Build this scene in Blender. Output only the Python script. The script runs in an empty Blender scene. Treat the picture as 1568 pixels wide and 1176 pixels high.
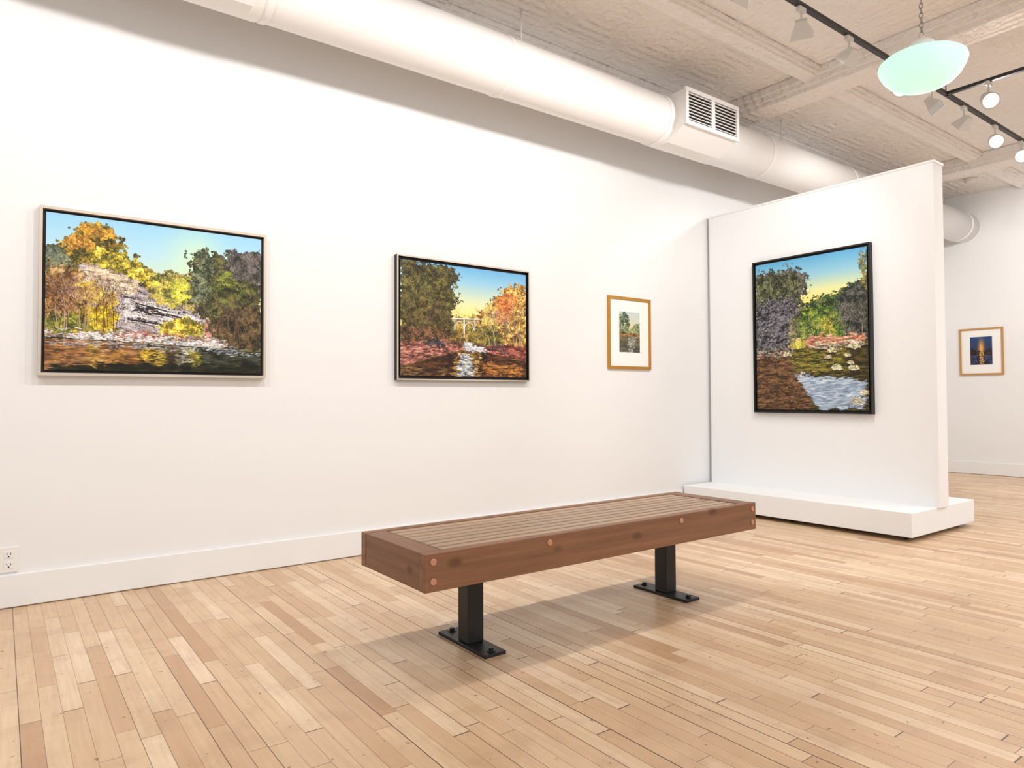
import bpy, bmesh, random
import numpy as np
from math import *
from mathutils import Vector, Matrix
random.seed(4)
D=bpy.data; SC=bpy.context.scene
SC.view_settings.view_transform='Standard'
SC.view_settings.look='None'
# ------------------------------------------------------------------ helpers
def s2l(c):
    return tuple(((x/12.92) if x<=0.04045 else ((x+0.055)/1.055)**2.4) for x in c)
def rgb(r,g,b): return s2l((r/255,g/255,b/255))+(1,)
def mat(name,col,rough=.6,metal=0,spec=.4,emit=None,es=0):
    m=D.materials.new(name); m.use_nodes=True
    b=m.node_tree.nodes['Principled BSDF']
    b.inputs['Base Color'].default_value=col
    b.inputs['Roughness'].default_value=rough
    b.inputs['Metallic'].default_value=metal
    b.inputs['Specular IOR Level'].default_value=spec
    if emit: b.inputs['Emission Color'].default_value=emit; b.inputs['Emission Strength'].default_value=es
    return m
class NT:
    def __init__(s,m): s.t=m.node_tree; s.b=s.t.nodes['Principled BSDF']
    def n(s,typ,**k):
        nd=s.t.nodes.new(typ)
        for a,v in k.items(): setattr(nd,a,v)
        return nd
    def l(s,a,b): s.t.links.new(a,b)
    def math(s,op,a,b=None,c=None):
        nd=s.n('ShaderNodeMath',operation=op)
        for i,v in enumerate((a,b,c)):
            if v is None: continue
            if isinstance(v,(int,float)): nd.inputs[i].default_value=v
            else: s.l(v,nd.inputs[i])
        return nd.outputs[0]
    def mix(s,f,a,b,bt='MIX'):
        nd=s.n('ShaderNodeMix',data_type='RGBA',blend_type=bt)
        for i,v in ((0,f),(6,a),(7,b)):
            if isinstance(v,(int,float,tuple)): nd.inputs[i].default_value=v
            else: s.l(v,nd.inputs[i])
        return nd.outputs[2]
    def ramp(s,f,stops):
        nd=s.n('ShaderNodeValToRGB'); s.l(f,nd.inputs[0]); e=nd.color_ramp.elements
        e[0].position,e[0].color=stops[0]; e[1].position,e[1].color=stops[-1]
        for p,c in stops[1:-1]:
            x=e.new(p); x.color=c
        return nd.outputs[0]
    def noise(s,vec,scale,detail=3,rough=.5,dims='3D'):
        nd=s.n('ShaderNodeTexNoise',noise_dimensions=dims)
        nd.inputs['Scale'].default_value=scale; nd.inputs['Detail'].default_value=detail; nd.inputs['Roughness'].default_value=rough
        if vec is not None: s.l(vec,nd.inputs['Vector'])
        return nd.outputs[0]
    def comb(s,x,y,z=0.):
        nd=s.n('ShaderNodeCombineXYZ')
        for i,v in enumerate((x,y,z)):
            if isinstance(v,(int,float)): nd.inputs[i].default_value=v
            else: s.l(v,nd.inputs[i])
        return nd.outputs[0]
    def xyz(s,obj=True):
        tc=s.n('ShaderNodeTexCoord'); sp=s.n('ShaderNodeSeparateXYZ'); s.l(tc.outputs['Object'],sp.inputs[0])
        return sp.outputs[0],sp.outputs[1],sp.outputs[2],tc.outputs['Object']
    def wn(s,x,y=0.):
        nd=s.n('ShaderNodeTexWhiteNoise',noise_dimensions='3D'); s.l(s.comb(x,y,0.),nd.inputs['Vector']); return nd.outputs[0]
    def bump(s,h,st=.3,dist=.01):
        nd=s.n('ShaderNodeBump'); nd.inputs['Strength'].default_value=st; nd.inputs['Distance'].default_value=dist
        s.l(h,nd.inputs['Height']); s.l(nd.outputs[0],s.b.inputs['Normal'])

def box(bm,x0,x1,y0,y1,z0,z1,mi=0):
    v=[bm.verts.new((x,y,z)) for x in (x0,x1) for y in (y0,y1) for z in (z0,z1)]
    fs=[(0,1,3,2),(4,6,7,5),(0,4,5,1),(2,3,7,6),(0,2,6,4),(1,5,7,3)]
    for f in fs:
        fc=bm.faces.new([v[i] for i in f]); fc.material_index=mi
    return v
def lathe(bm,prof,c,axis='Z',n=32,mi=0,smooth=True,cap=True):
    rings=[]
    for r,h in prof:
        ring=[]
        for i in range(n):
            a=2*pi*i/n
            p={'Z':(r*cos(a),r*sin(a),h),'X':(h,r*cos(a),r*sin(a)),'Y':(r*sin(a),h,r*cos(a))}[axis]
            ring.append(bm.verts.new((c[0]+p[0],c[1]+p[1],c[2]+p[2])))
        rings.append(ring)
    for a,b in zip(rings[:-1],rings[1:]):
        for i in range(n):
            f=bm.faces.new([a[i],a[(i+1)%n],b[(i+1)%n],b[i]]); f.material_index=mi; f.smooth=smooth
    if cap:
        for ring,rev in ((rings[0],True),(rings[-1],False)):
            f=bm.faces.new(ring[::-1] if rev else ring); f.material_index=mi
    return rings
def tube(bm,a,b,r,n=10,mi=0):
    a=Vector(a);b=Vector(b);d=(b-a);L=d.length
    q=d.to_track_quat('Z','Y')
    r0=[bm.verts.new(a+q@Vector((r*cos(2*pi*i/n),r*sin(2*pi*i/n),0))) for i in range(n)]
    r1=[bm.verts.new(b+q@Vector((r*cos(2*pi*i/n),r*sin(2*pi*i/n),0))) for i in range(n)]
    for i in range(n):
        f=bm.faces.new([r0[i],r0[(i+1)%n],r1[(i+1)%n],r1[i]]); f.smooth=True; f.material_index=mi
    for f in (bm.faces.new(r0[::-1]),bm.faces.new(r1)): f.material_index=mi
def group(name,loc):
    e=D.objects.new(name,None); e.location=loc; e.empty_display_size=.1
    SC.collection.objects.link(e); return e
def part(name,bm,mats,parent=None,bevel=0,loc=(0,0,0)):
    if parent is not None: loc=tuple(parent.location)
    bmesh.ops.translate(bm,verts=bm.verts,vec=-Vector(loc))
    bmesh.ops.recalc_face_normals(bm,faces=bm.faces)
    me=D.meshes.new(name); bm.to_mesh(me); bm.free()
    for m in (mats if isinstance(mats,(list,tuple)) else [mats]): me.materials.append(m)
    o=D.objects.new(name,me); SC.collection.objects.link(o)
    if parent is not None: o.parent=parent
    else: o.location=loc
    if bevel:
        md=o.modifiers.new('bevel','BEVEL'); md.width=bevel; md.segments=2; md.limit_method='ANGLE'; md.angle_limit=radians(40)
    return o
NB=bmesh.new
# ------------------------------------------------------------------ camera
W=4.128; XF=10.06; ZC=3.62
yaw,pit,rol=radians(36.6405),radians(1.4408),radians(-0.2302); FP=1053.3789; CY=583.0131
F=Vector((sin(yaw)*cos(pit),cos(yaw)*cos(pit),sin(pit)))
R=Vector((cos(yaw),-sin(yaw),0)); U=R.cross(F)
R2=R*cos(rol)+U*sin(rol); U2=-R*sin(rol)+U*cos(rol)
cam=D.cameras.new('camera'); co=D.objects.new('camera',cam); SC.collection.objects.link(co)
M=Matrix((R2,U2,-F)).transposed().to_4x4(); M.translation=Vector((0,0,1)); co.matrix_world=M
cam.sensor_fit='HORIZONTAL'; cam.sensor_width=36; cam.lens=36*FP/1568; cam.shift_y=-(588-CY)/1568
cam.clip_start=.05; SC.camera=co
# ------------------------------------------------------------------ materials
def wall_mat(name,c):
    m=mat(name,c,.85,spec=.2); t=NT(m); x,y,z,v=t.xyz()
    n=t.noise(v,1.3,3); t.l(t.mix(t.math('MULTIPLY',n,.06),c,(c[0]*.8,c[1]*.8,c[2]*.8,1)),t.b.inputs['Base Color'])
    t.bump(t.noise(v,160,2),.08,.002); return m
m_wall=wall_mat('white_wall_paint',(.82,.825,.83,1))
m_panel=wall_mat('panel_paint',(.87,.885,.90,1))
m_trim=mat('white_trim_paint',(.83,.835,.84,1),.45)
m_duct=mat('duct_paint',(.89,.88,.875,1),.5); t=NT(m_duct); x,y,z,v=t.xyz()
sw=t.math('FRACT',t.math('MULTIPLY',x,6.5)); t.bump(t.math('ADD',t.math('LESS_THAN',sw,.06),t.math('MULTIPLY',t.noise(v,5,3),.8)),.35,.004)
# ceiling tin
m_ceil=mat('pressed_tin_ceiling',(.88,.84,.81,1),.6,spec=.3); t=NT(m_ceil); x,y,z,v=t.xyz()
def tri(q,k): 
    f=t.math('FRACT',t.math('MULTIPLY',q,k)); return t.math('ABSOLUTE',t.math('SUBTRACT',f,.5))
a=t.math('MAXIMUM',tri(x,1.64),tri(y,1.64)); b_=t.math('MULTIPLY',t.math('SINE',t.math('MULTIPLY',a,50)),.5)
vo=t.n('ShaderNodeTexVoronoi'); vo.inputs['Scale'].default_value=26; t.l(v,vo.inputs['Vector'])
h=t.math('ADD',b_,t.math('MULTIPLY',vo.outputs[0],1.3)); t.bump(h,.8,.010)
# floor
m_floor=mat('maple_strip_floor',rgb(225,190,150),.38,spec=.45); t=NT(m_floor); x,y,z,v=t.xyz()
bw=.0572
xs=t.math('DIVIDE',x,bw); row=t.math('FLOOR',xs); fx=t.math('FRACT',xs)
r1=t.wn(row,3.7); r2=t.wn(row,9.1)
L=t.math('ADD',.45,t.math('MULTIPLY',r2,.55))
ys=t.math('ADD',t.math('DIVIDE',y,L),t.math('MULTIPLY',r1,17.3)); idx=t.math('FLOOR',ys); fy=t.math('FRACT',ys)
rc=t.wn(row,idx)
nd=t.n('ShaderNodeTexWhiteNoise',noise_dimensions='3D'); t.l(t.comb(row,idx,5.3),nd.inputs['Vector']); rc2=nd.outputs[0]
base=t.ramp(rc,[(0,rgb(188,150,116)),(.12,rgb(206,173,139)),(.55,rgb(217,188,154)),(.85,rgb(226,201,169)),(1,rgb(232,209,180))])
gv=t.comb(t.math('MULTIPLY',x,38),t.math('ADD',t.math('MULTIPLY',y,2.2),t.math('MULTIPLY',rc2,40)),0.)
gn=t.noise(gv,1.6,5,.6)
base=t.mix(t.math('MULTIPLY',t.ramp(gn,[(.35,(0,0,0,1)),(.75,(1,1,1,1))]),.38),base,rgb(174,132,96))
wear=t.noise(v,1.1,4,.6); base=t.mix(t.math('MULTIPLY',t.ramp(wear,[(.42,(0,0,0,1)),(.7,(1,1,1,1))]),.3),base,rgb(172,140,114))
wear2=t.noise(v,6,4,.65); base=t.mix(t.math('MULTIPLY',t.ramp(wear2,[(.5,(0,0,0,1)),(.75,(1,1,1,1))]),.32),base,rgb(154,120,96))
# gaps
dx0=t.math('MULTIPLY',fx,bw)
gw=t.math('ADD',.0013,t.math('MULTIPLY',t.math('POWER',r1,4),.0026))
g1=t.math('LESS_THAN',dx0,gw)
gs=t.math('MULTIPLY',g1,t.math('ADD',.62,t.math('MULTIPLY',r1,.37)))
dy0=t.math('MULTIPLY',fy,L); g2=t.math('MULTIPLY',t.math('LESS_THAN',dy0,t.math('ADD',.0016,t.math('MULTIPLY',t.math('POWER',rc,3),.004))),.88)
gap=t.math('MAXIMUM',gs,g2)
sp=t.noise(v,38,2,.5); spk=t.math('MULTIPLY',t.math('GREATER_THAN',sp,.72),.6)
base=t.mix(spk,base,rgb(90,60,40))
base=t.mix(gap,base,rgb(58,38,26))
t.l(base,t.b.inputs['Base Color'])
t.l(t.math('ADD',.26,t.math('MULTIPLY',wear,.2)),t.b.inputs['Roughness'])
t.bump(t.math('SUBTRACT',t.math('MULTIPLY',rc2,.15),gap),.25,.002)
# bench wood
def wood(name,c1,c2,axis='X',rough=.45,knots=True):
    m=mat(name,c1,rough); t=NT(m); x,y,z,v=t.xyz()
    g=t.n('ShaderNodeNewGeometry'); ri=g.outputs['Random Per Island']
    s={'X':(1.6,34,34),'Y':(34,1.6,34)}[axis]
    off=t.math('MULTIPLY',ri,30)
    gv=t.comb(t.math('ADD',t.math('MULTIPLY',x,s[0]),off),t.math('MULTIPLY',y,s[1]),t.math('MULTIPLY',z,s[2]))
    n=t.noise(gv,1.0,5,.62); c=t.ramp(n,[(.3,c2),(.7,c1)])
    c=t.mix(t.math('MULTIPLY',t.noise(v,4,2),.5),c,c2)
    c=t.mix(t.math('MULTIPLY',ri,.22),c,(c1[0]*1.3,c1[1]*1.25,c1[2]*1.2,1))
    if knots:
        vo=t.n('ShaderNodeTexVoronoi'); vo.inputs['Scale'].default_value=1
        t.l(t.comb(t.math('ADD',t.math('MULTIPLY',x,4.3),off),t.math('MULTIPLY',y,6),t.math('MULTIPLY',z,8)),vo.inputs['Vector'])
        k=t.ramp(vo.outputs[0],[(.08,(1,1,1,1)),(.17,(0,0,0,1))]); c=t.mix(t.math('MULTIPLY',k,.6),c,(c2[0]*.45,c2[1]*.45,c2[2]*.45,1))
    t.l(c,t.b.inputs['Base Color']); t.bump(n,.15,.002); return m
m_bf=wood('stained_wood_face',rgb(146,104,76),rgb(98,66,46),'X')
m_be=wood('stained_wood_end',rgb(140,100,74),rgb(96,66,48),'Y')
m_bs=wood('stained_wood_slat_sheen',rgb(176,150,124),rgb(134,108,86),'X',.38,False)  # weathered slat tone, lightened further to paint in sheen on the top
m_dark=mat('dark_gap',(.012,.01,.009,1),.9)
m_plug=mat('wood_plug',rgb(186,136,104),.5)
m_steel=mat('black_powdercoat_steel',(.012,.012,.013,1),.42)
m_bolt=mat('bolt_steel',(.03,.03,.03,1),.35,.6)
m_silver=mat('champagne_silver_frame',rgb(200,190,176),.38,.25)
m_black=mat('black_frame',(.012,.011,.011,1),.5)
m_gold=mat('gold_frame',rgb(196,142,62),.35,.35)
m_gold2=mat('light_wood_frame',rgb(186,140,84),.45)
m_mat=mat('white_mat_board',(.86,.86,.84,1),.8)
m_white=mat('white_fixture',(.82,.81,.79,1),.4)
m_head=mat('spotlight_housing',(.66,.65,.63,1),.4)
m_track=mat('black_track',(.03,.028,.027,1),.5)
m_grey=mat('fixture_grey',(.45,.44,.42,1),.4,.2)
m_lamp=mat('lamp_lens',(1,1,1,1),.4,emit=(1,.97,.92,1),es=14)
m_lens=mat('dim_lamp_interior',(.30,.28,.26,1),.4,emit=(1,.95,.88,1),es=.25)
m_glass=mat('opal_glass',(.52,.86,.78,1),.2,emit=(.62,1,.88,1),es=.55)
m_chain=mat('chain_metal',(.35,.34,.32,1),.35,.8)
m_rubber=mat('caster_rubber',(.02,.02,.02,1),.6)
# ------------------------------------------------------------------ room shell
XL=-3.2; YN=-4.5
bm=NB(); box(bm,XL,XF+.15,YN,W+.15,-.1,0); part('floor',bm,m_floor)
bm=NB(); box(bm,XL,XF+.15,W,W+.15,0,ZC); part('wall_back',bm,m_wall)
bm=NB(); box(bm,XF,XF+.15,YN,W,0,ZC); part('wall_right',bm,m_wall)
bm=NB(); box(bm,XL,XF+.15,YN,W+.15,ZC,ZC+.1); part('ceiling',bm,m_ceil)
def basebd(name,x0,x1,y0,y1,axis):
    bm=NB(); box(bm,x0,x1,y0,y1,0.004,.161); part(name,bm,m_trim,bevel=.004)
basebd('baseboard_back',XL,4.99,W-.018,W,'X')
basebd('baseboard_right',XF-.018,XF,YN,W-.02,'Y')
def moulding(name,axis,a0,a1,c,w,d,step=.03):
    bm=NB()
    for k,(ww,dd) in enumerate(((w,d*.45),(w-2*step,d*.75),(w-4*step,d))):
        z1=ZC; z0=ZC-dd
        if axis=='X': box(bm,a0,a1,c-ww/2,c+ww/2,z0,z1)
        else: box(bm,c-ww/2,c+ww/2,a0,a1,z0,z1)
    part(name,bm,m_ceil,bevel=.006)
for i,xb in enumerate((-1.1,2.1,5.35,8.6)): moulding('trim_%d'%(i+1),'Y',YN,W,xb,.36,.14)
for i,(yb,w_) in enumerate(((-1.6,.2),(-.1,.2),(1.4,.2),(2.95,.2),(3.98,.26))): moulding('trim_%d'%(i+6),'X',XL,XF,yb,w_,.07,.02)
# ------------------------------------------------------------------ duct with two side vents
DY,DZ,DR=3.645,3.19,.19
g=group('air_duct',(3,DY,DZ)); bm=NB()
lathe(bm,[(DR,XL),(DR,XF)],(0,DY,DZ),'X',56)
for xs_ in (-1.8,-.35,1.1,2.62,5.5,6.95,8.4,9.85):
    lathe(bm,[(DR+.001,-.02),(DR+.006,-.012),(DR+.006,.012),(DR+.001,.02)],(xs_,DY,DZ),'X',56,cap=False)
part('duct_pipe',bm,m_duct,g)
bm=NB()
for xs_ in (.4,2.8,5.9,8.9): tube(bm,(xs_,DY,DZ+DR-.01),(xs_,DY,ZC),.005)
part('hanger_rods',bm,m_duct,g)
def vent(x0,x1):
    bm=NB()
    yf=3.35; z0,z1=3.08,3.367
    prof=[(yf+.02,z0+.01),(yf+.02,z1-.01),(DY,z1-.01),(DY,DZ-DR-.008),(DY-.1,DZ-DR-.006)]
    va=[bm.verts.new((x0+.012,y,z)) for y,z in prof]; vb=[bm.verts.new((x1-.012,y,z)) for y,z in prof]
    n=len(prof)
    for i in range(n): bm.faces.new([va[i],va[(i+1)%n],vb[(i+1)%n],vb[i]])
    bm.faces.new(va); bm.faces.new(vb[::-1])
    lathe(bm,[(DR+.001,x0-.05),(DR+.007,x0-.045),(DR+.007,x1+.045),(DR+.001,x1+.05)],(0,DY,DZ),'X',56,cap=False)
    fw=.032
    box(bm,x0,x1,yf,yf+.02,z0,z0+fw);box(bm,x0,x1,yf,yf+.02,z1-fw,z1)
    box(bm,x0,x0+fw,yf,yf+.02,z0+fw,z1-fw);box(bm,x1-fw,x1,yf,yf+.02,z0+fw,z1-fw)
    xm=(x0+x1)/2; box(bm,xm-.02,xm+.02,yf,yf+.02,z0+fw,z1-fw)
    part('vent_box',bm,m_duct,g,.002)
    bm=NB()
    box(bm,x0+fw,x1-fw,yf+.017,yf+.0195,z0+fw,z1-fw,1)
    n=9
    for i in range(n):
        zc=z0+fw+(i+.5)*(z1-z0-2*fw)/n
        for a,b in ((x0+fw,xm-.02),(xm+.02,x1-fw)):
            box(bm,a,b,yf+.004,yf+.012,zc-.003,zc+.003,0)
    part('louvers',bm,[m_duct,m_dark],g)
vent(4.15,4.815); vent(.36,1.02)
# ------------------------------------------------------------------ movable partition
g=group('movable_partition_wall',(5.5,3.1,.2))
bm=NB(); box(bm,5.392,5.548,2.138,4.106,.20,2.703); part('panel',bm,m_panel,g,.003)
bm=NB(); box(bm,5.386,5.554,2.132,4.108,2.695,2.712); part('cap_trim',bm,m_trim,g,.002)
bm=NB(); box(bm,4.994,6.049,2.154,4.10,.034,.203); part('plinth',bm,m_panel,g,.004)
bm=NB()
for cx in (5.09,5.95):
    for cy in (2.24,3.1,4.0):
        lathe(bm,[(.014,-.012),(.0165,-.008),(.0165,.008),(.014,.012)],(cx,cy,.0165),'X',16)
        box(bm,cx-.03,cx+.03,cy-.03,cy+.03,.030,.035)
part('casters',bm,m_rubber,g)
bm=NB(); box(bm,5.388,5.3925,4.098,4.106,.2,2.69); part('corner_bead',bm,m_grey,g)
# ------------------------------------------------------------------ bench
bx0,bx1=2.1212-.9542,2.1212+.9542; by0,by1=2.072,2.586; bt,bb=.467,.3334
g=group('wooden_bench',(2.12,2.329,0))
T=.04
bm=NB(); box(bm,bx0,bx1,by0,by0+T,bb,bt); box(bm,bx0,bx1,by1-T,by1,bb,bt); part('side_boards',bm,m_bf,g,.003)
bm=NB()
E=.09
for a,b in ((bx0+.002,bx0+E),(bx1-E,bx1-.002)): box(bm,a,b,by0+T+.0015,by1-T-.0015,bb,bt-.001)
part('end_boards',bm,m_be,g,.003)
bm=NB(); ns=8; iy0,iy1=by0+T+.001,by1-T-.001; pw=(iy1-iy0)/ns
for i in range(ns):
    box(bm,bx0+E+.008,bx1-E-.008,iy0+i*pw+.006,iy0+(i+1)*pw-.006,bt-.040,bt-.003)
part('slats',bm,m_bs,g,.002)
bm=NB()
box(bm,bx0+E,bx1-E,by0+T,by1-T,bt-.052,bt-.041)  # added dark sheet: shades the slat gaps and stops light leaking through
for xc in (bx0+.12,1.55,2.14,2.735,bx1-.12): box(bm,xc-.04,xc+.04,by0+T,by1-T,bb+.01,bt-.0525)
part('cross_members_shade_sheet',bm,m_dark,g)
bm=NB()
def plug(xc,zc): lathe(bm,[(.0125,0),(.0125,-.003),(.010,-.0045)],(xc,by0,zc),'Y',20)
for xc,zc in ((1.20,.437),(1.20,.370),(1.72,.437),(2.50,.437),(3.045,.437),(3.045,.37)): plug(xc,zc)
part('wood_plugs',bm,m_plug,g)
for k,xc in enumerate((1.55,2.735)):
    bm=NB(); yc=2.372
    box(bm,xc-.038,xc+.038,yc-.038,yc+.038,.014,bb)
    part('leg_post_%d'%(k+1),bm,m_steel,g,.004)
    bm=NB(); box(bm,xc-.05,xc+.05,yc-.175,yc+.175,0,.014)
    box(bm,xc-.05,xc+.05,yc-.17,yc+.17,bb-.01,bb+.003)
    part('leg_plates_%d'%(k+1),bm,m_steel,g,.002)
    bm=NB()
    for sy in (-.145,.145):
        lathe(bm,[(.017,.014),(.017,.017)],(xc,yc+sy,0),'Z',16)
        lathe(bm,[(.011,.017),(.011,.027)],(xc,yc+sy,0),'Z',6,smooth=False)
    part('leg_bolts_%d'%(k+1),bm,m_bolt,g)
# ------------------------------------------------------------------ painter
rng=np.random.RandomState(7)
def C(*c): return np.array(c,float)/255
def smooth_noise(h,w,s,seed,sy=None):
    sy=sy or s
    r=np.random.RandomState(seed); gh,gw=int(h/sy)+3,int(w/s)+3; g_=r.rand(gh,gw)
    yy=np.arange(h)/sy; xx=np.arange(w)/s
    y0=yy.astype(int);x0=xx.astype(int); fy=(yy-y0)[:,None];fx=(xx-x0)[None]
    fy=fy*fy*(3-2*fy);fx=fx*fx*(3-2*fx)
    a=g_[y0][:,x0];b=g_[y0][:,x0+1];c=g_[y0+1][:,x0];d=g_[y0+1][:,x0+1]
    return (a*(1-fx)+b*fx)*(1-fy)+(c*(1-fx)+d*fx)*fy
DK=10; DS=.27
class Paint:
    def __init__(s,w,h): s.w,s.h=w,h; s.q=w/430 if w>200 else 1; s.im=np.zeros((h,w,3))
    def grad(s,stops,v0=0,v1=1):
        vv=(np.arange(s.h)/s.h-v0)/(v1-v0); ps=[p for p,_ in stops]
        for k in range(3): s.im[:,:,k]=np.interp(vv,ps,[c[k]/255 for _,c in stops])[:,None]
    def poly(s,pts,grow=0,seed=1):
        yy,xx=np.mgrid[0:s.h,0:s.w]; q=s.q
        n1=smooth_noise(s.h,s.w,9*q,seed)-.5; n2=smooth_noise(s.h,s.w,9*q,seed+50)-.5
        n3=smooth_noise(s.h,s.w,3*q,seed+70)-.5; n4=smooth_noise(s.h,s.w,1.6*q,seed+71)-.5
        x=xx/s.w+(n1*.05+n3*.03+n4*.02)*grow; y=yy/s.h+(n2*.05+n3*.03-n4*.02)*grow
        ins=np.zeros((s.h,s.w),bool); n=len(pts)
        for i in range(n):
            (x1,y1),(x2,y2)=pts[i],pts[(i+1)%n]
            if y1==y2: continue
            c=((y1>y)!=(y2>y))&(x<(x2-x1)*(y-y1)/(y2-y1)+x1); ins^=c
        return ins
    def fill(s,pts,col,grow=1,seed=1,a=1.):
        m=s.poly(pts,grow,seed); s.im[m]=s.im[m]*(1-a)+C(*col)*a; return m
    def strata(s,pts,lo,hi,grow=.6,seed=1,tilt=0,sx=26,sy=3.2,crack=.33,dark=(60,50,54)):
        m=s.poly(pts,grow,seed); q=s.q; sx=sx*q; sy=sy*q*1.2
        big=smooth_noise(s.h*3,s.w,sx,seed+3,sy); f2=smooth_noise(s.h*3,s.w,sx*.35,seed+4,sy*.45); f3=smooth_noise(s.h*3,s.w,5*q,seed+5,9*q); f4=smooth_noise(s.h*3,s.w,1.6*q,seed+6,1.3*q)
        yy,xx=np.mgrid[0:s.h,0:s.w]; ys_=np.clip((yy-tilt*xx).astype(int)+s.h,0,s.h*3-1)
        n=.34*big[ys_,xx]+.24*f2[ys_,xx]+.2*f3[ys_,xx]+.22*f4[ys_,xx]
        n=np.clip((n-.32)/.36,0,1)[...,None]
        col=C(*lo)*(1-n)+C(*hi)*n
        cr=np.clip((crack*.7-n)/.1,0,1); col=col*(1-cr*.8)+C(*dark)*cr*.8
        s.im[m]=col[m]
    def dabs(s,pts,n,r,cols,ax=1.,ay=1.,jit=.08,al=.9,grow=1,seed=1,tilt=0):
        m=s.poly(pts,grow,seed)
        ys,xs=np.nonzero(m)
        if len(ys)==0: return
        n=int(n*DK); k=rng.randint(0,len(ys),n)
        clump=smooth_noise(s.h,s.w,13*s.q*(1.6 if ax>1.5 else 1),seed+90,13*s.q*(.4 if ax>1.5 else 1))*.55+smooth_noise(s.h,s.w,4.5*s.q,seed+91)*.45
        st=[]
        for q in (.5,.75,1,1.25,1.6):
            rr=r*DS*s.w/400*q; rx=max(rr*ax,.6); ry=max(rr*ay,.6); R_=int(max(rx,ry*1.2)*1.3)+1
            yy,xx=np.mgrid[-R_:R_+1,-R_:R_+1]
            st.append((R_,(np.exp(-((xx/rx)**2+((yy-tilt*xx)/ry)**2)**1.6)*al)[...,None]))
        si=rng.randint(0,5,n)
        pal=np.array(cols,float)/255; pal=pal[np.argsort(pal.sum(1))]
        cl=clump[ys[k],xs[k]]; idx=np.clip(((cl-.5)*1.7+.5+rng.randn(n)*.28)*len(pal),0,len(pal)-1e-6).astype(int)
        cc=pal[idx]; cc=np.clip(cc*(1+rng.randn(n,1)*jit*2.1+(cl[:,None]-.5)*.5)+rng.randn(n,3)*jit*.2,0,1)
        H,Wd=s.h,s.w; im=s.im
        for j in range(n):
            i=k[j]; cy,cx=ys[i],xs[i]; R_,w_=st[si[j]]
            y0,y1,x0,x1=cy-R_,cy+R_+1,cx-R_,cx+R_+1
            a,b,c,d=max(0,-y0),max(0,-x0),max(0,y1-H),max(0,x1-Wd)
            if a or b or c or d: w_=w_[a:w_.shape[0]-c,b:w_.shape[1]-d]
            p=im[max(0,y0):y1,max(0,x0):x1]; p+=(cc[j]-p)*w_
    def line(s,a,b,r,col,al=.9):
        r=r*s.q*.8
        n=int(max(abs(a[0]-b[0])*s.w,abs(a[1]-b[1])*s.h))*2+2
        for t_ in np.linspace(0,1,n):
            cx=(a[0]+(b[0]-a[0])*t_)*s.w; cy=(a[1]+(b[1]-a[1])*t_)*s.h; R_=int(r)+2
            y0,y1=max(0,int(cy)-R_),min(s.h,int(cy)+R_+1);x0,x1=max(0,int(cx)-R_),min(s.w,int(cx)+R_+1)
            if y1<=y0 or x1<=x0: continue
            yy,xx=np.ogrid[y0:y1,x0:x1]; w_=np.clip(r+.5-np.hypot(xx-cx,yy-cy),0,1)[...,None]*al
            p=s.im[y0:y1,x0:x1]; p+=(C(*col)-p)*w_
    def branch(s,x,y,L,ang,r,col,dep=3):
        x2=x+L*cos(ang)*s.h/s.w; y2=y-L*sin(ang); s.line((x,y),(x2,y2),r,col,.7)
        if dep>0:
            for _ in range(2+rng.randint(2)): s.branch(x2,y2,L*(.55+.25*rng.rand()),ang+rng.randn()*.5,r*.6,col,dep-1)
    def fin(s):
        im=s.im; bl=im.copy()
        for ax_ in (0,1): bl=(np.roll(bl,1,ax_)+bl*2+np.roll(bl,-1,ax_))/4
        return np.clip(im+(im-bl)*.6,0,1)
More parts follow.
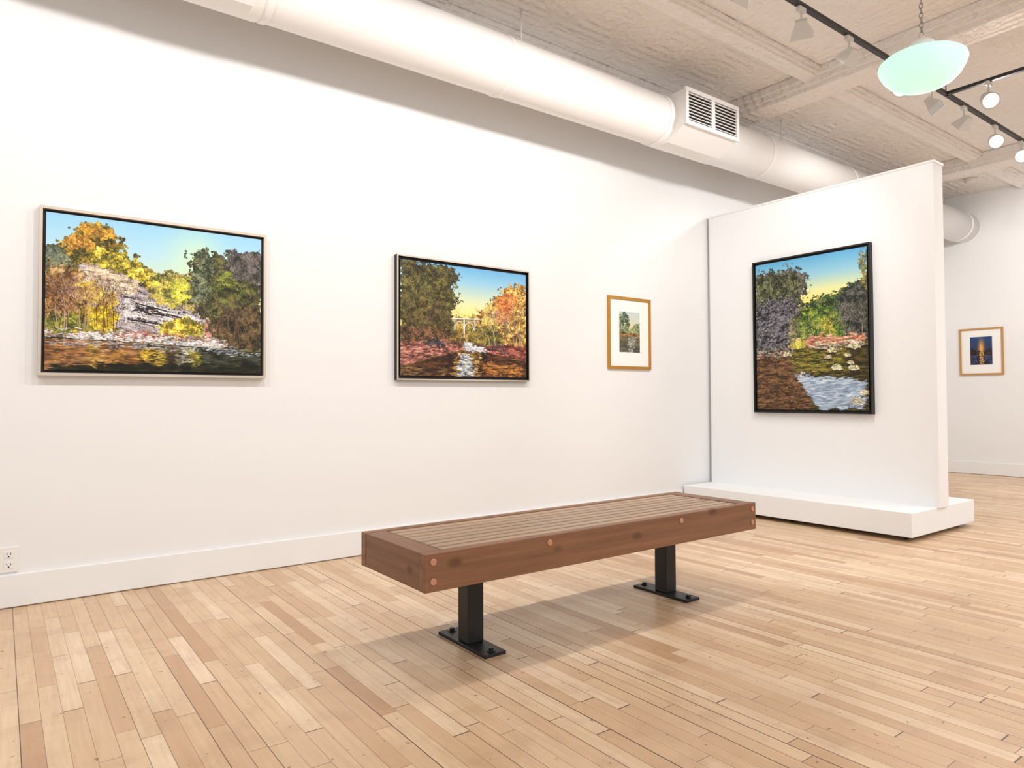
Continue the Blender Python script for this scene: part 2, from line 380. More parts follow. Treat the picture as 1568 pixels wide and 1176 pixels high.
def paint1():
    p=Paint(600,452)
    p.grad([(0,(150,205,236)),(.2,(178,220,238)),(.42,(222,232,190)),(.5,(230,220,150)),(1,(60,60,40))])
    yy,xx=np.mgrid[0:p.h,0:p.w]; wgt=np.exp(-(((xx/p.w-.66)/.12)**2+((yy/p.h-.22)/.2)**2))[...,None]*.7
    p.im=p.im*(1-wgt)+C(214,240,190)*wgt
    p.dabs([(.45,.34),(.55,.31),(.66,.31),(.7,.7),(.4,.7)],900,5,[(176,170,70),(140,146,70),(190,176,90),(150,120,110),(160,160,120)],seed=2)
    L1=[(0,.26),(.07,.2),(.11,.13),(.16,.06),(.23,.05),(.29,.1),(.31,.2),(.36,.25),(.42,.29),(.48,.36),(.52,.45),(.5,.62),(0,.7)]
    p.fill(L1,(70,66,34),1.5,3)
    p.dabs(L1,2600,5,[(140,116,44),(112,100,44),(86,84,38),(176,144,54),(62,60,32)],grow=1.5,seed=3)
    p.dabs([(.12,.14),(.18,.05),(.26,.07),(.3,.14),(.28,.24),(.14,.22)],500,4,[(170,130,44),(120,104,40),(90,84,36),(64,60,30)],seed=4)
    p.dabs([(.15,.07),(.22,.05),(.28,.1),(.24,.12),(.15,.12)],160,3.5,[(214,156,54),(190,140,50),(150,116,50)],seed=34)
    p.dabs([(.07,.15),(.12,.13),(.19,.16),(.19,.2),(.08,.2)],200,3.5,[(206,152,60),(186,130,50),(130,100,46)],seed=6)
    p.dabs([(.2,.2),(.3,.21),(.42,.3),(.5,.39),(.47,.42),(.3,.33),(.18,.27)],900,4,[(236,208,60),(210,180,50),(140,130,48),(244,222,100),(104,98,40)],seed=5)
    p.dabs([(0,.22),(.08,.22),(.1,.34),(.0,.36)],300,4,[(90,104,100),(80,84,60),(120,124,96)],seed=7)
    CL=[(.15,.3),(.3,.35),(.4,.4),(.45,.48),(.6,.54),(.72,.62),(.79,.72),(.78,.78),(.35,.74),(.2,.7),(.12,.55)]
    p.strata(CL,(112,104,112),(212,200,202),.7,8,.18,30,3.4)
    p.strata([(.16,.3),(.3,.35),(.4,.41),(.36,.49),(.22,.5),(.15,.4)],(170,148,134),(250,234,208),.7,9,.22,24,3,.25)
    p.dabs([(.16,.31),(.3,.36),(.38,.42),(.36,.49),(.2,.46)],110,4,[(240,222,180),(216,190,150),(180,150,130),(150,130,80)],ax=1.8,ay=.4,seed=9,tilt=.2,al=.6)
    W1=[(.32,.5),(.45,.53),(.6,.57),(.7,.63),(.7,.67),(.56,.66),(.48,.68),(.33,.66)]
    p.strata(W1,(150,142,152),(252,250,248),.6,10,.14,34,4,.42,(44,38,44))
    for a,b in (((.38,.54),(.52,.58)),((.42,.6),(.52,.61)),((.36,.655),(.5,.675)),((.52,.6),(.62,.63))):
        p.line(a,b,1.6,(44,38,44)); p.line((a[0],a[1]+.012),(b[0]-.02,b[1]+.014),.9,(84,74,80))
    p.dabs([(.39,.56),(.5,.585),(.5,.6),(.39,.59)],40,4,[(50,44,50),(40,36,40)],ax=1.6,ay=.5)
    p.dabs([(.2,.46),(.35,.48),(.75,.62),(.78,.74),(.4,.74),(.3,.7)],60,3,[(150,140,70),(120,110,60),(90,80,60)],al=.6)
    p.strata([(.72,.62),(.8,.7),(.79,.79),(.7,.78)],(120,70,64),(220,160,150),.5,11,.2,14,4,.3)
    p.dabs([(.46,.34),(.62,.32),(.64,.5),(.58,.57),(.47,.5)],1000,3.6,[(206,196,76),(160,164,70),(120,124,60),(180,150,96),(96,92,54)],seed=12)
    p.dabs([(.54,.36),(.62,.35),(.63,.48),(.56,.48)],160,3.6,[(226,218,80),(190,194,76)],seed=32)
    p.dabs([(0,.36),(.14,.34),(.17,.5),(.22,.78),(0,.78)],1900,4,[(136,104,54),(104,84,46),(166,130,72),(190,160,116),(74,56,36)],seed=13)
    p.dabs([(.0,.4),(.1,.4),(.12,.6),(.0,.6)],300,4,[(166,124,64),(134,94,56),(100,74,46)],seed=33)
    p.dabs([(.16,.4),(.24,.46),(.3,.5),(.28,.6),(.2,.58),(.13,.48)],260,3.6,[(230,190,74),(200,160,60),(160,126,56)],seed=14,al=.6)
    p.dabs([(.14,.58),(.26,.57),(.3,.66),(.26,.74),(.1,.74)],900,3.6,[(226,196,54),(196,166,44),(134,110,40),(166,136,40)],seed=15)
    p.dabs([(.0,.66),(.12,.64),(.2,.72),(.0,.76)],500,3.5,[(120,126,54),(80,82,38),(156,150,66)],seed=16)
    for i in range(20):
        x0=.01+rng.rand()*.28; p.branch(x0,.72+rng.rand()*.03,.1+rng.rand()*.05,pi/2+rng.randn()*.12,.7,(66,40,36) if i%3 else (190,156,140),4)
    p.dabs([(.5,.65),(.62,.62),(.7,.67),(.72,.76),(.5,.76)],800,3.6,[(220,200,64),(186,166,54),(120,120,46),(150,120,50),(236,218,94)],seed=17)
    TR=[(.63,.3),(.65,.2),(.68,.13),(.72,.18),(.77,.12),(.8,.2),(.85,.13),(.93,.15),(1.01,.1),(1.01,.82),(.78,.8),(.76,.7),(.72,.62),(.64,.55)]
    p.fill(TR,(48,50,34),1.6,18)
    p.dabs(TR,4200,3.2,[(70,72,42),(90,94,50),(44,48,32),(104,102,58),(60,56,44),(80,78,60)],grow=1.6,seed=18)
    p.dabs([(.65,.16),(.7,.13),(.74,.2),(.72,.5),(.65,.5)],600,3,[(130,138,108),(104,112,84),(74,82,60),(54,60,46)],seed=19)
    p.dabs([(.77,.28),(.86,.26),(.88,.5),(.78,.52)],500,3.2,[(136,140,56),(104,112,48),(70,80,38)],seed=20)
    p.dabs([(.74,.38),(.98,.34),(.97,.62),(.76,.62)],700,3.2,[(112,114,52),(80,86,42),(56,62,36),(44,46,32)],seed=36)
    p.dabs([(.74,.6),(1,.5),(1,.82),(.8,.82)],1300,3.2,[(78,62,42),(56,52,36),(100,76,54),(42,42,30),(110,94,62)],seed=21)
    p.dabs([(.82,.12),(1,.12),(1,.34),(.84,.3)],600,3.2,[(96,90,90),(74,70,66),(108,100,96),(56,56,50)],seed=22)
    for i in range(10): p.branch(.74+rng.rand()*.25,.78,.1+rng.rand()*.06,pi/2+rng.randn()*.15,.6,(120,94,76),4)
    p.dabs([(0,.755),(.8,.755),(.8,.82),(0,.8)],800,2.6,[(204,200,194),(170,160,156),(120,112,104),(80,72,62),(190,156,140)],ax=2,ay=.6,seed=23)
    p.dabs([(.05,.75),(.4,.75),(.75,.785),(.8,.83),(.5,.80),(.1,.785)],150,3,[(250,250,250),(226,232,238)],ax=2.2,ay=.6,seed=24)
    p.dabs([(.3,.745),(.5,.74),(.7,.765),(.3,.765)],100,2.6,[(180,120,104),(150,90,80)],ax=2,ay=.5)
    WT=[(-.01,.79),(.3,.8),(.6,.815),(.8,.835),(1.01,.84),(1.01,1.01),(-.01,1.01)]
    m=p.fill(WT,(50,44,26),.2,25)
    p.dabs(WT,1500,4.5,[(60,54,30),(36,34,22),(90,70,36),(50,50,34)],ax=4,ay=.4,grow=.2,seed=25)
    p.dabs([(0,.8),(.4,.81),(.4,1),(0,1)],600,4.5,[(156,102,58),(126,86,50),(170,124,70),(96,66,38),(140,112,86)],ax=4,ay=.4,grow=.2)
    for cx_,c in ((.43,(226,180,64)),(.5,(232,196,80)),(.61,(210,206,180)),(.66,(176,170,60)),(.3,(190,140,60)),(.08,(180,130,80)),(.2,(186,150,70))):
        p.dabs([(cx_-.025,.83),(cx_+.025,.83),(cx_+.03,.97),(cx_-.03,.97)],34,4,[c,tuple(int(v*.75) for v in c),tuple(int(v*.5) for v in c)],ax=2.6,ay=.4)
    p.dabs([(.7,.84),(1,.85),(1,1),(.7,1)],500,4.5,[(34,40,28),(48,50,36),(26,30,24),(70,74,62)],ax=4,ay=.4)
    p.dabs([(0,.8),(.75,.81),(1,.85),(1,.87),(0,.83)],60,2.6,[(150,160,170),(190,194,196)],ax=4,ay=.4)
    p.dabs([(.1,.97),(1,.95),(1,1),(0,1)],400,4.5,[(26,28,18),(40,38,24)],ax=4,ay=.5)
    return p.fin()
def paint2():
    p=Paint(430,370)
    p.grad([(0,(110,176,222)),(.14,(150,200,226)),(.3,(214,226,190)),(.45,(250,232,140)),(.6,(240,200,110)),(1,(60,40,30))])
    p.dabs([(.38,.5),(.5,.46),(.62,.42),(.66,.7),(.38,.7)],600,5,[(166,150,66),(140,126,60),(180,146,70),(110,94,50)],seed=2)
    TR=[(.58,.42),(.66,.36),(.72,.24),(.8,.18),(.88,.12),(1.01,.1),(1.01,.74),(.62,.74)]
    p.fill(TR,(130,96,50),1.5,3)
    p.dabs(TR,2400,5,[(200,154,68),(176,120,56),(216,176,84),(132,90,46),(226,196,110),(100,80,46)],grow=1.5,seed=3)
    p.dabs([(.74,.28),(.84,.2),(.92,.22),(.86,.5),(.74,.48)],300,5,[(222,154,66),(196,110,60),(170,84,54)],seed=4)
    p.dabs([(.64,.38),(.72,.34),(.74,.56),(.62,.58)],240,5,[(226,196,104),(200,170,90),(160,130,74)],seed=44)
    p.dabs([(.58,.54),(.75,.54),(.8,.7),(.6,.7)],500,5,[(110,104,50),(144,130,56),(76,68,40)],seed=5)
    for i in range(16):
        p.branch(.68+rng.rand()*.31,.74,.12+rng.rand()*.08,pi/2+rng.randn()*.15,.7,(216,196,170) if i%2 else (80,52,40),4)
    TL=[(-.01,-.01),(.14,-.01),(.4,.03),(.43,.12),(.39,.2),(.42,.32),(.38,.42),(.4,.56),(.38,.7),(-.01,.76)]
    p.fill(TL,(50,46,28),1.5,6)
    p.dabs(TL,3600,4,[(88,84,42),(66,64,38),(46,42,28),(110,102,54),(76,66,38)],grow=1.5,seed=6)
    p.dabs([(.02,.15),(.2,.12),(.24,.4),(.04,.42)],400,4,[(116,108,58),(90,86,46),(60,58,34)],seed=47)
    p.dabs([(.1,.35),(.34,.35),(.36,.6),(.06,.62)],600,4,[(108,96,52),(84,76,42),(58,50,32)],seed=7)
    p.dabs([(0,.58),(.36,.58),(.38,.76),(0,.78)],900,4.4,[(108,78,54),(84,62,42),(58,42,30),(130,96,66)],seed=8)
    for i in range(9): p.branch(.03+rng.rand()*.3,.74,.1+rng.rand()*.1,pi/2+rng.randn()*.12,.6,(120,92,70),4)
    p.line((.38,.475),(.6,.465),1.8,(236,236,226)); p.line((.38,.5),(.6,.49),.9,(190,180,160))
    for x0 in (.4,.475,.56): p.line((x0,.47),(x0,.68 if x0==.475 else .58),2.4 if x0==.475 else 1.0,(226,226,216))
    for i in range(14):
        a_=pi*i/13; p.line((.437+.033*cos(a_),.56-.06*sin(a_)),(.437+.033*cos(a_+.25),.56-.06*sin(a_+.25)),.8,(240,240,230)); p.line((.515+.038*cos(a_),.57-.07*sin(a_)),(.515+.038*cos(a_+.25),.57-.07*sin(a_+.25)),.8,(240,240,230))
    p.dabs([(.38,.6),(.46,.58),(.465,.7),(.38,.7)],160,4,[(150,120,60),(170,140,70),(100,82,46)])
    p.dabs([(.5,.6),(.62,.58),(.64,.7),(.5,.7)],160,4,[(140,124,60),(160,134,64),(90,80,46)])
    B1=[(-.01,.74),(.2,.7),(.42,.69),(.5,.72),(.4,.78),(.2,.84),(-.01,.92)]
    p.fill(B1,(120,74,64),.5,9); p.dabs(B1,800,4.4,[(170,106,94),(140,84,74),(104,66,56),(196,140,124),(76,52,46)],ax=2.4,ay=.5,seed=9)
    B2=[(.55,.72),(.7,.7),(1.01,.71),(1.01,.84),(.8,.8),(.6,.77)]
    p.fill(B2,(104,54,46),.5,10); p.dabs(B2,700,4.4,[(148,78,66),(120,60,52),(78,44,38),(170,106,92)],ax=2.4,ay=.5,seed=10)
    p.dabs([(.16,.69),(.3,.69),(.3,.73),(.18,.73)],60,5,[(60,54,56),(46,42,46),(90,84,86)],ax=1.6,ay=.7)
    for cx_,cy_ in ((.62,.74),(.7,.73),(.8,.76),(.76,.71)): p.dabs([(cx_-.03,cy_-.02),(cx_+.03,cy_-.02),(cx_+.03,cy_+.02),(cx_-.03,cy_+.02)],10,4,[(64,52,56),(104,90,94)],ax=1.6,ay=.7)
    WT=[(-.01,.93),(.2,.85),(.42,.78),(.5,.75),(.66,.77),(.85,.82),(1.01,.85),(1.01,1.01),(-.01,1.01)]
    p.fill(WT,(50,32,24),.3,11); p.dabs(WT,1000,4.4,[(60,38,28),(80,50,34),(40,28,22),(100,64,40)],ax=4,ay=.4,seed=11,grow=.3)
    p.dabs([(.44,.78),(.6,.78),(.6,1),(.38,1)],180,4.4,[(180,140,76),(140,104,60),(190,160,96),(90,64,40)],ax=2.6,ay=.4)
    p.dabs([(.45,.8),(.53,.8),(.55,1),(.43,1)],110,4.4,[(200,214,226),(160,186,210),(226,226,210),(110,120,130)],ax=2,ay=.4)
    p.dabs([(.46,.70),(.53,.7),(.66,.755),(.5,.765)],110,3,[(220,224,234),(180,190,210),(245,245,248)],ax=2.4,ay=.5)
    p.dabs([(.62,.86),(.95,.88),(.95,.99),(.68,.99)],180,4.4,[(160,104,52),(134,84,42),(180,126,60),(80,52,32)],ax=3,ay=.4)
    p.dabs([(0,.93),(.35,.92),(.3,1),(0,1)],160,4.4,[(130,100,60),(84,58,38),(60,40,28)],ax=3,ay=.4)
    return p.fin()
def paint4():
    p=Paint(360,510)
    p.grad([(0,(96,170,214)),(.12,(150,200,220)),(.22,(226,230,170)),(.3,(250,226,120)),(.5,(90,90,50)),(1,(50,40,30))])
    p.dabs([(.4,.34),(.55,.28),(.8,.24),(1,.2),(1,.52),(.4,.54)],2000,5,[(44,70,42),(62,84,48),(32,50,36),(84,100,56)],seed=2)
    p.dabs([(.4,.39),(.5,.35),(.64,.34),(.74,.38),(.86,.44),(.88,.55),(.4,.56)],1700,5,[(106,136,54),(130,150,58),(76,108,48),(52,76,40),(160,162,66)],seed=3)
    p.dabs([(.64,.42),(.7,.41),(.72,.5),(.62,.5)],140,5,[(186,176,68),(150,146,56),(100,104,46)])
    p.dabs([(.76,.28),(.9,.22),(1,.2),(1,.56),(.82,.56)],1200,5,[(50,54,54),(72,76,66),(36,42,36),(94,92,86)],seed=4)
    p.dabs([(.94,.04),(1,.02),(1,.26),(.96,.24)],140,4,[(150,130,70),(110,110,64),(60,76,50)],seed=5)
    for i in range(16): p.branch(.76+rng.rand()*.22,.55,.06+rng.rand()*.05,pi/2+rng.randn()*.1,.6,(156,146,136) if i%2 else (40,44,36),4)
    for i in range(12): p.branch(.44+rng.rand()*.28,.55,.04+rng.rand()*.03,pi/2+rng.randn()*.1,.5,(190,184,130) if i%2 else (50,62,36),3)
    CL=[(-.01,.08),(.1,.06),(.22,.08),(.34,.05),(.44,.08),(.5,.16),(.46,.24),(.42,.34),(.4,.45),(.38,.58),(-.01,.62)]
    p.fill(CL,(52,50,50),1.5,6)
    p.dabs(CL,2400,5,[(78,78,66),(56,58,50),(100,96,100),(38,38,38),(118,110,116),(74,86,50)],grow=1.5,seed=6)
    p.strata([(.0,.24),(.24,.22),(.36,.3),(.36,.44),(.3,.57),(.0,.6)],(46,44,50),(156,152,164),1.2,7,-.25,16,5,.5,(28,26,30))
    p.dabs([(.0,.24),(.34,.24),(.36,.44),(.3,.57),(.0,.6)],160,5,[(50,46,50),(96,92,96),(70,76,50)],seed=7,al=.6)
    p.dabs([(0,.08),(.3,.08),(.46,.12),(.42,.24),(0,.26)],900,4.4,[(96,102,66),(66,70,50),(122,124,88),(42,44,36)],seed=8)
    p.dabs([(.32,.42),(.4,.38),(.4,.56),(.32,.58)],200,5,[(144,134,114),(90,104,60),(166,152,104)])
    for i in range(10): p.branch(.05+rng.rand()*.35,.34,.06+rng.rand()*.04,pi/2+rng.randn()*.25,.6,(36,32,30),4)
    p.dabs([(.34,.56),(.5,.525),(.97,.53),(.97,.57),(.6,.6),(.34,.615)],700,4.4,[(200,112,102),(170,84,78),(210,138,118),(176,150,76),(214,180,154)],ax=2.4,ay=.5)
    p.dabs([(.34,.56),(.46,.54),(.48,.59),(.36,.61)],90,5,[(220,206,90),(190,184,76)])
    p.dabs([(.5,.575),(.95,.565),(.97,.62),(.5,.62)],300,3.6,[(220,210,204),(140,132,100),(90,90,60),(180,164,130)],ax=2,ay=.6)
    WT=[(-.01,.61),(.3,.6),(.5,.6),(.75,.62),(1.01,.6),(1.01,1.01),(-.01,1.01)]
    p.fill(WT,(58,48,26),.3,10)
    p.dabs(WT,1700,5,[(72,60,32),(56,48,28),(40,36,24),(94,78,40),(64,64,34)],ax=4,ay=.4,grow=.3)
    p.dabs([(0,.62),(.35,.62),(.5,.8),(.5,1),(0,1)],1200,5,[(108,78,54),(86,62,44),(66,48,34),(130,96,70)],ax=2.6,ay=.45)
    p.dabs([(.3,.61),(.8,.62),(.9,.76),(.4,.76)],450,5,[(120,110,46),(84,80,38),(56,56,30),(140,132,58)],ax=3,ay=.4)
    SK=[(.38,.77),(.55,.79),(.8,.8),(.97,.82),(.97,.97),(.6,1.0),(.5,.9),(.44,.83)]
    p.fill(SK,(150,170,196),.7,11,.9); p.dabs(SK,260,5,[(150,174,202),(170,192,214),(134,156,184),(190,200,208)],ax=5,ay=.5,jit=.04,grow=.7,seed=11)
    p.dabs([(.4,.76),(.46,.765),(.48,.79),(.42,.8)],16,3,[(250,250,240)],ax=1.6,ay=.6)
    p.dabs([(.0,.6),(.35,.6),(.35,.625),(0,.635)],90,3.6,[(180,172,160),(140,130,120),(100,92,84)],ax=2.4,ay=.5)
    for cx_,cy_,r_ in ((.3,.63,.04),(.7,.62,.04),(.88,.6,.05),(.67,.66,.035),(.83,.66,.03),(.74,.73,.05),(.88,.735,.05),(.85,.7,.03),(.9,.94,.07),(.97,.89,.05)):
        p.dabs([(cx_-r_,cy_),(cx_-r_*.4,cy_-r_*.45),(cx_+r_*.6,cy_-r_*.35),(cx_+r_,cy_+r_*.3),(cx_,cy_+r_*.4)],34,3.6,[(210,200,156),(176,166,126),(232,226,196)],ax=1.5,ay=.8,grow=.2)
        p.dabs([(cx_-r_,cy_+r_*.3),(cx_+r_,cy_+r_*.3),(cx_+r_,cy_+r_*.55),(cx_-r_,cy_+r_*.55)],12,3,[(50,44,26)],ax=1.8,ay=.6,grow=.2)
    return p.fin()
def paint3():
    p=Paint(90,165)
    p.grad([(0,(196,206,208)),(.25,(206,208,190)),(.4,(216,204,150)),(.56,(130,112,70)),(.62,(120,100,70)),(1,(70,80,76))])
    p.dabs([(0,.1),(.2,.0),(.42,.08),(.5,.3),(.4,.52),(0,.58)],90,26,[(80,100,76),(104,122,92),(52,70,50),(130,140,104)])
    p.dabs([(.55,.42),(.75,.3),(1,.25),(1,.58),(.5,.58)],80,22,[(150,160,110),(116,130,96),(90,100,70)])
    p.dabs([(0,.52),(1,.52),(1,.6),(0,.6)],60,18,[(120,90,60),(156,114,70),(84,72,48)],ax=1.6,ay=.6)
    p.dabs([(0,.62),(1,.62),(1,1),(0,1)],100,18,[(84,90,74),(110,116,104),(56,60,50),(120,106,70)],ax=2,ay=.5)
    p.dabs([(.4,.62),(.8,.62),(.7,1),(.45,1)],22,14,[(206,210,206),(180,186,180)],ax=2,ay=.5)
    return p.fin()
def paint5():
    p=Paint(80,90)
    p.grad([(0,(40,70,120)),(.45,(50,60,90)),(.55,(40,30,40)),(1,(40,36,50))])
    yy,xx=np.mgrid[0:p.h,0:p.w]; w1=np.exp(-(((xx/p.w-.5)/.12)**2+((yy/p.h-.4)/.28)**2))[...,None]
    p.im=p.im*(1-w1)+C(250,170,80)*w1
    p.dabs([(0,.36),(.35,.52),(.6,.52),(1,.4),(1,.62),(0,.62)],60,20,[(30,26,34),(60,40,40)])
    p.dabs([(.45,.5),(.58,.5),(.66,1),(.4,1)],14,14,[(250,150,60),(255,210,120),(200,90,50)],ax=1.6,ay=.5)
    p.dabs([(0,.65),(.35,.65),(.3,1),(0,1)],30,16,[(70,80,120),(40,50,80)],ax=1.8,ay=.5)
    p.dabs([(.65,.65),(1,.65),(1,1),(.7,1)],30,16,[(70,80,120),(40,50,80)],ax=1.8,ay=.5)
    return p.fin()
m_canvas=mat('painted_canvas',(1,1,1,1),.5,spec=.25); t=NT(m_canvas)
vc=t.n('ShaderNodeVertexColor'); vc.layer_name='paint'; t.l(vc.outputs[0],t.b.inputs['Base Color'])
tx,ty,tz,tv=t.xyz(); t.bump(t.noise(tv,700,2),.12,.001)
def canvas(parent,im,org,ux,uz):
    """org: top-left corner world, ux: vec to the right, uz: vec downward"""
    h,w=im.shape[:2]; org=np.array(org);ux=np.array(ux);uz=np.array(uz)
    jj,ii=np.mgrid[0:h,0:w]
    co_=(org+ux*(ii[...,None]/(w-1))+uz*(jj[...,None]/(h-1))-np.array(parent.location)).reshape(-1,3)
    me=D.meshes.new('canvas')
    a=(jj[:-1,:-1]*w+ii[:-1,:-1]).ravel(); faces=np.stack([a,a+w,a+w+1,a+1],1)
    me.vertices.add(h*w); me.vertices.foreach_set('co',co_.astype(np.float32).ravel())
    me.loops.add(faces.size); me.loops.foreach_set('vertex_index',faces.ravel().astype(np.int32))
    me.polygons.add(len(faces)); me.polygons.foreach_set('loop_start',np.arange(0,faces.size,4,dtype=np.int32))
    me.polygons.foreach_set('loop_total',np.full(len(faces),4,dtype=np.int32))
    me.update(calc_edges=True)
    at=me.color_attributes.new('paint','FLOAT_COLOR','POINT')
    c=np.clip(im,0,1); lin=np.where(c<=.04045,c/12.92,((c+.055)/1.055)**2.4)
    out=np.ones((h*w,4),np.float32); out[:,:3]=lin.reshape(-1,3); at.data.foreach_set('color',out.ravel())
    me.materials.append(m_canvas); o=D.objects.new('canvas',me); SC.collection.objects.link(o); o.parent=parent
def painting(name,plane,a0,a1,z0,z1,pos,depth,fw,gap,mf,ms,im,matw=None,cdepth=.012):
    """plane 'Y': on wall Y=pos facing -Y, a=X.  plane 'X': on X=pos facing -X, a0=left(larger Y), a1=right"""
    def bx(bm,u0,u1,d0,d1,zz0,zz1,mi=0):
        if plane=='Y': box(bm,u0,u1,pos-d1,pos-d0,zz0,zz1,mi)
        else: box(bm,pos-d1,pos-d0,min(a0-u0,a0-u1),max(a0-u0,a0-u1),zz0,zz1,mi)
    Wd=abs(a1-a0); off=a0 if plane=='Y' else 0
    loc=((a0+a1)/2,pos,(z0+z1)/2) if plane=='Y' else (pos,(a0+a1)/2,(z0+z1)/2)
    g=group(name,loc); bm=NB(); o=off
    for (u0,u1,q0,q1) in ((0,Wd,z1-fw,z1),(0,Wd,z0,z0+fw),(0,fw,z0+fw,z1-fw),(Wd-fw,Wd,z0+fw,z1-fw)):
        bx(bm,o+u0,o+u1,.001,depth-.003,q0,q1,1); bx(bm,o+u0,o+u1,depth-.003,depth,q0,q1,0)
    part('frame',bm,[mf,ms],g)
    bm=NB(); bx(bm,o+fw*.5,o+Wd-fw*.5,.003,depth*.35,z0+fw*.5,z1-fw*.5); part('backing',bm,m_black if matw is None else m_mat,g)
    ins=fw+gap if matw is None else fw+matw[0]
    if matw is not None:
        bm=NB(); bx(bm,o+fw,o+Wd-fw,depth*.35,depth*.35+.003,z0+fw,z1-fw); part('mat_board',bm,m_mat,g)
        l,r,tp,bt_=[fw+v for v in matw]; cd=depth*.35+.0045
    else: l=r=tp=bt_=ins; cd=depth-cdepth
    if matw is None:
        bm=NB(); bx(bm,o+l,o+Wd-r,depth*.35,cd-.001,z0+bt_,z1-tp); part('stretcher',bm,m_black,g)
    if plane=='Y': canvas(g,im,(a0+l,pos-cd,z1-tp),(Wd-l-r,0,0),(0,0,-(z1-z0-tp-bt_)))
    else: canvas(g,im,(pos-cd,a0-l,z1-tp),(0,-(Wd-l-r),0),(0,0,-(z1-z0-tp-bt_)))
painting('framed_landscape_painting','Y',.144,1.245,1.121,1.962,W,.045,.014,.014,m_silver,m_silver,paint1())
painting('framed_landscape_painting','Y',2.097,3.212,1.123,1.959,W,.04,.010,.020,m_silver,m_black,paint2())
painting('framed_landscape_painting','Y',4.062,4.579,1.2435,1.857,W,.02,.024,0,m_gold,m_gold,paint3(),(.11,.11,.10,.12))
painting('framed_landscape_painting','X',3.608,2.578,.864,2.190,5.392,.045,.012,.016,m_black,m_black,paint4())
painting('framed_landscape_painting','X',3.71,3.22,1.27,1.87,XF,.02,.022,0,m_gold2,m_gold2,paint5(),(.10,.10,.09,.11))
# ------------------------------------------------------------------ outlet
g=group('wall_outlet',(.04,W,.23))
OX0,OX1,OZ0,OZ1=.003,.08,.17,.292
bm=NB(); box(bm,OX0,OX1,W-.007,W,OZ0,OZ1); part('cover_plate',bm,m_white,g,.003)
bm=NB(); xm=(OX0+OX1)/2
for zc in (OZ0+.036,OZ1-.036):
    box(bm,xm-.018,xm+.018,W-.009,W-.005,zc-.016,zc+.016,0)
    for sx in (-.007,.007): box(bm,xm+sx-.0015,xm+sx+.0015,W-.0095,W-.0088,zc-.002,zc+.009,1)
    box(bm,xm-.003,xm+.003,W-.0095,W-.0088,zc-.012,zc-.006,1)
part('receptacles',bm,[m_trim,m_dark],g)
# ------------------------------------------------------------------ pendant lamp
pc=Vector((3.36,1.37)); z0=2.40
g=group('pendant_lamp',(pc.x,pc.y,2.5)); bm=NB()
prof=[(.02,0),(.07,.004),(.115,.02),(.155,.048),(.185,.085),(.203,.12),(.21,.145),(.205,.165),(.185,.183),(.15,.2),(.11,.217),(.075,.232),(.06,.24),(.056,.25)]
lathe(bm,[(r*.86,z0+h*.78) for r,h in prof],(pc.x,pc.y,0),'Z',48); part('glass_shade',bm,m_glass,g)
bm=NB(); zz=z0+.195; lathe(bm,[(.05,zz-.004),(.054,zz),(.052,zz+.016),(.036,zz+.028),(.013,zz+.036),(.011,zz+.05)],(pc.x,pc.y,0),'Z',32); part('fitter',bm,m_white,g)
bm=NB(); z=zz+.045; k=0
while z<ZC-.03:
    n=10
    pts=[]
    for i in range(n):
        a=2*pi*i/n; lx=.008*cos(a); lz=.014*sin(a)
        pts.append(Vector((pc.x+(lx if k%2 else 0),pc.y+(0 if k%2 else lx),z+.014+lz)))
    for i in range(n): tube(bm,pts[i],pts[(i+1)%n],.002,5)
    z+=.022; k+=1
lathe(bm,[(.05,ZC-.03),(.06,ZC-.015),(.06,ZC)],(pc.x,pc.y,0),'Z',24)
part('chain',bm,m_chain,g)
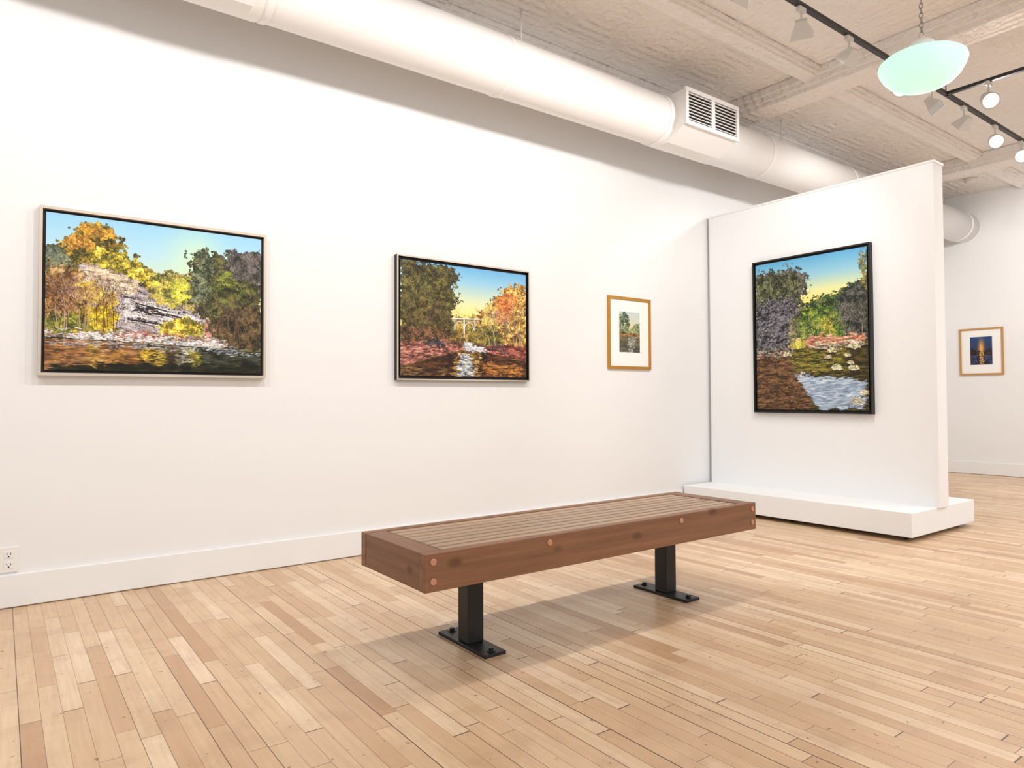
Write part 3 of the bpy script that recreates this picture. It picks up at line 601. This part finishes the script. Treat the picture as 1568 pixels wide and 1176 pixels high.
# ------------------------------------------------------------------ track lighting
TZ=3.3; TY=2.18; TX=5.75
g=group('track_light_rail',(4,TY,TZ)); bm=NB()
box(bm,XL+.3,XF-.4,TY-.015,TY+.015,TZ-.012,TZ+.012)
box(bm,TX-.015,TX+.015,-1.5,TY,TZ-.012,TZ+.012)
part('rail',bm,m_track,g)
bm=NB()
for xr in (-1,1.2,3.55,5.75,7.9): tube(bm,(xr,TY,TZ),(xr,TY,ZC),.004); lathe(bm,[(.03,ZC-.012),(.03,ZC)],(xr,TY,0),'Z',16)
tube(bm,(TX,1.2,TZ),(TX,1.2,ZC),.004)
part('suspension_rods',bm,m_track,g)
def head(x,y,tgt,lit,energy=0,ang=95):
    g=group('track_spotlight',(x,y,TZ-.02)); bm=NB()
    box(bm,x-.035,x+.035,y-.014,y+.014,TZ-.04,TZ-.012)
    tube(bm,(x,y,TZ-.04),(x,y,TZ-.09),.006)
    part('adapter',bm,m_head,g,.003)
    d=(Vector(tgt)-Vector((x,y,TZ-.14))).normalized(); q=d.to_track_quat('-Z','Y')
    bm=NB()
    if lit==2:
        lathe(bm,[(.03,.07),(.045,.05),(.055,-.03),(.058,-.06),(.05,-.058),(.046,-.04)],(0,0,0),'Z',24,cap=False)
        lathe(bm,[(.001,-.04),(.046,-.04)],(0,0,0),'Z',24,mi=1,cap=False); lathe(bm,[(.001,.07),(.03,.07)],(0,0,0),'Z',24,cap=False)
        ml=m_lamp
    else:
        def fr(a,b,za,zb,mi=0):
            va=[bm.verts.new((sx*a,sy*a*.75,za)) for sx,sy in((-1,-1),(1,-1),(1,1),(-1,1))]; vb=[bm.verts.new((sx*b,sy*b*.75,zb)) for sx,sy in((-1,-1),(1,-1),(1,1),(-1,1))]
            for i in range(4): f=bm.faces.new([va[i],va[(i+1)%4],vb[(i+1)%4],vb[i]]); f.material_index=mi
            return va,vb
        va,_=fr(.032,.036,.05,.02); f=bm.faces.new(va); fr(.036,.064,.02,-.045); _,vb=fr(.059,.034,-.045,.012,1); f=bm.faces.new(vb); f.material_index=1
        ml=m_lens
    rot=q.to_matrix().to_4x4(); bmesh.ops.transform(bm,matrix=Matrix.Translation((x,y,TZ-.14))@rot,verts=bm.verts)
    part('lamp_head',bm,[m_head,ml],g)
    if energy:
        li=D.lights.new('spot','SPOT'); li.energy=energy*.86; li.spot_size=radians(ang); li.spot_blend=.6; li.shadow_soft_size=.06; li.color=(1,.975,.95)
        o=D.objects.new('spot_lamp',li); SC.collection.objects.link(o); o.parent=g
        o.location=d*.09+Vector((0,0,-.12)); o.rotation_euler=q.to_euler()
for xh in (-1.4,-.2,1.0,2.2,3.15): head(xh,TY,(xh+.05,W,1.3),1,60,135)
head(3.75,TY,(5.39,3.0,1.2),1,62,110)
head(4.30,TY,(4.5,W,1.4),1,48,130)
head(5.01,TY,(1.5,.8,.3),2,35,110)
head(5.50,TY,(5.9,0,0),1,40,110)
head(6.08,TY,(6.6,W,1.5),1,50,130)
head(6.72,TY,(2.5,0,.6),2,35,110)
head(7.34,TY,(2.5,.5,1.0),2,0,110)
head(8.3,TY,(XF,2.6,1.6),1,90,130)
head(TX,1.9,(2.5,-.2,.8),2,35,110)
head(TX,.9,(XF,.5,1.2),1,60,110)
bm=NB(); lathe(bm,[(.045,ZC-.05),(.06,ZC-.035),(.065,ZC-.012),(.075,ZC)],(9.35,3.3,0),'Z',28); part('smoke_detector',bm,m_white)
def area(name,loc,size,energy,col=(1,.985,.97),tgt=None):
    li=D.lights.new(name,'AREA'); li.shape='RECTANGLE'; li.size,li.size_y=size; li.energy=energy; li.color=col
    o=D.objects.new(name,li); SC.collection.objects.link(o); o.location=loc
    if tgt: o.rotation_euler=(Vector(tgt)-Vector(loc)).to_track_quat('-Z','Y').to_euler()
area('added_fill_light',(2.5,-1.8,3.3),(5,1.2),150)  # added soft fill out of view, not a fixture of the room
area('added_fill_light',(7.5,0,3.3),(3,1.5),90)  # second added fill, brightens the floor from above without a real fixture
w=D.worlds.new('world'); SC.world=w; w.use_nodes=True
w.node_tree.nodes['Background'].inputs[0].default_value=(.985,.99,1,1); w.node_tree.nodes['Background'].inputs[1].default_value=.74
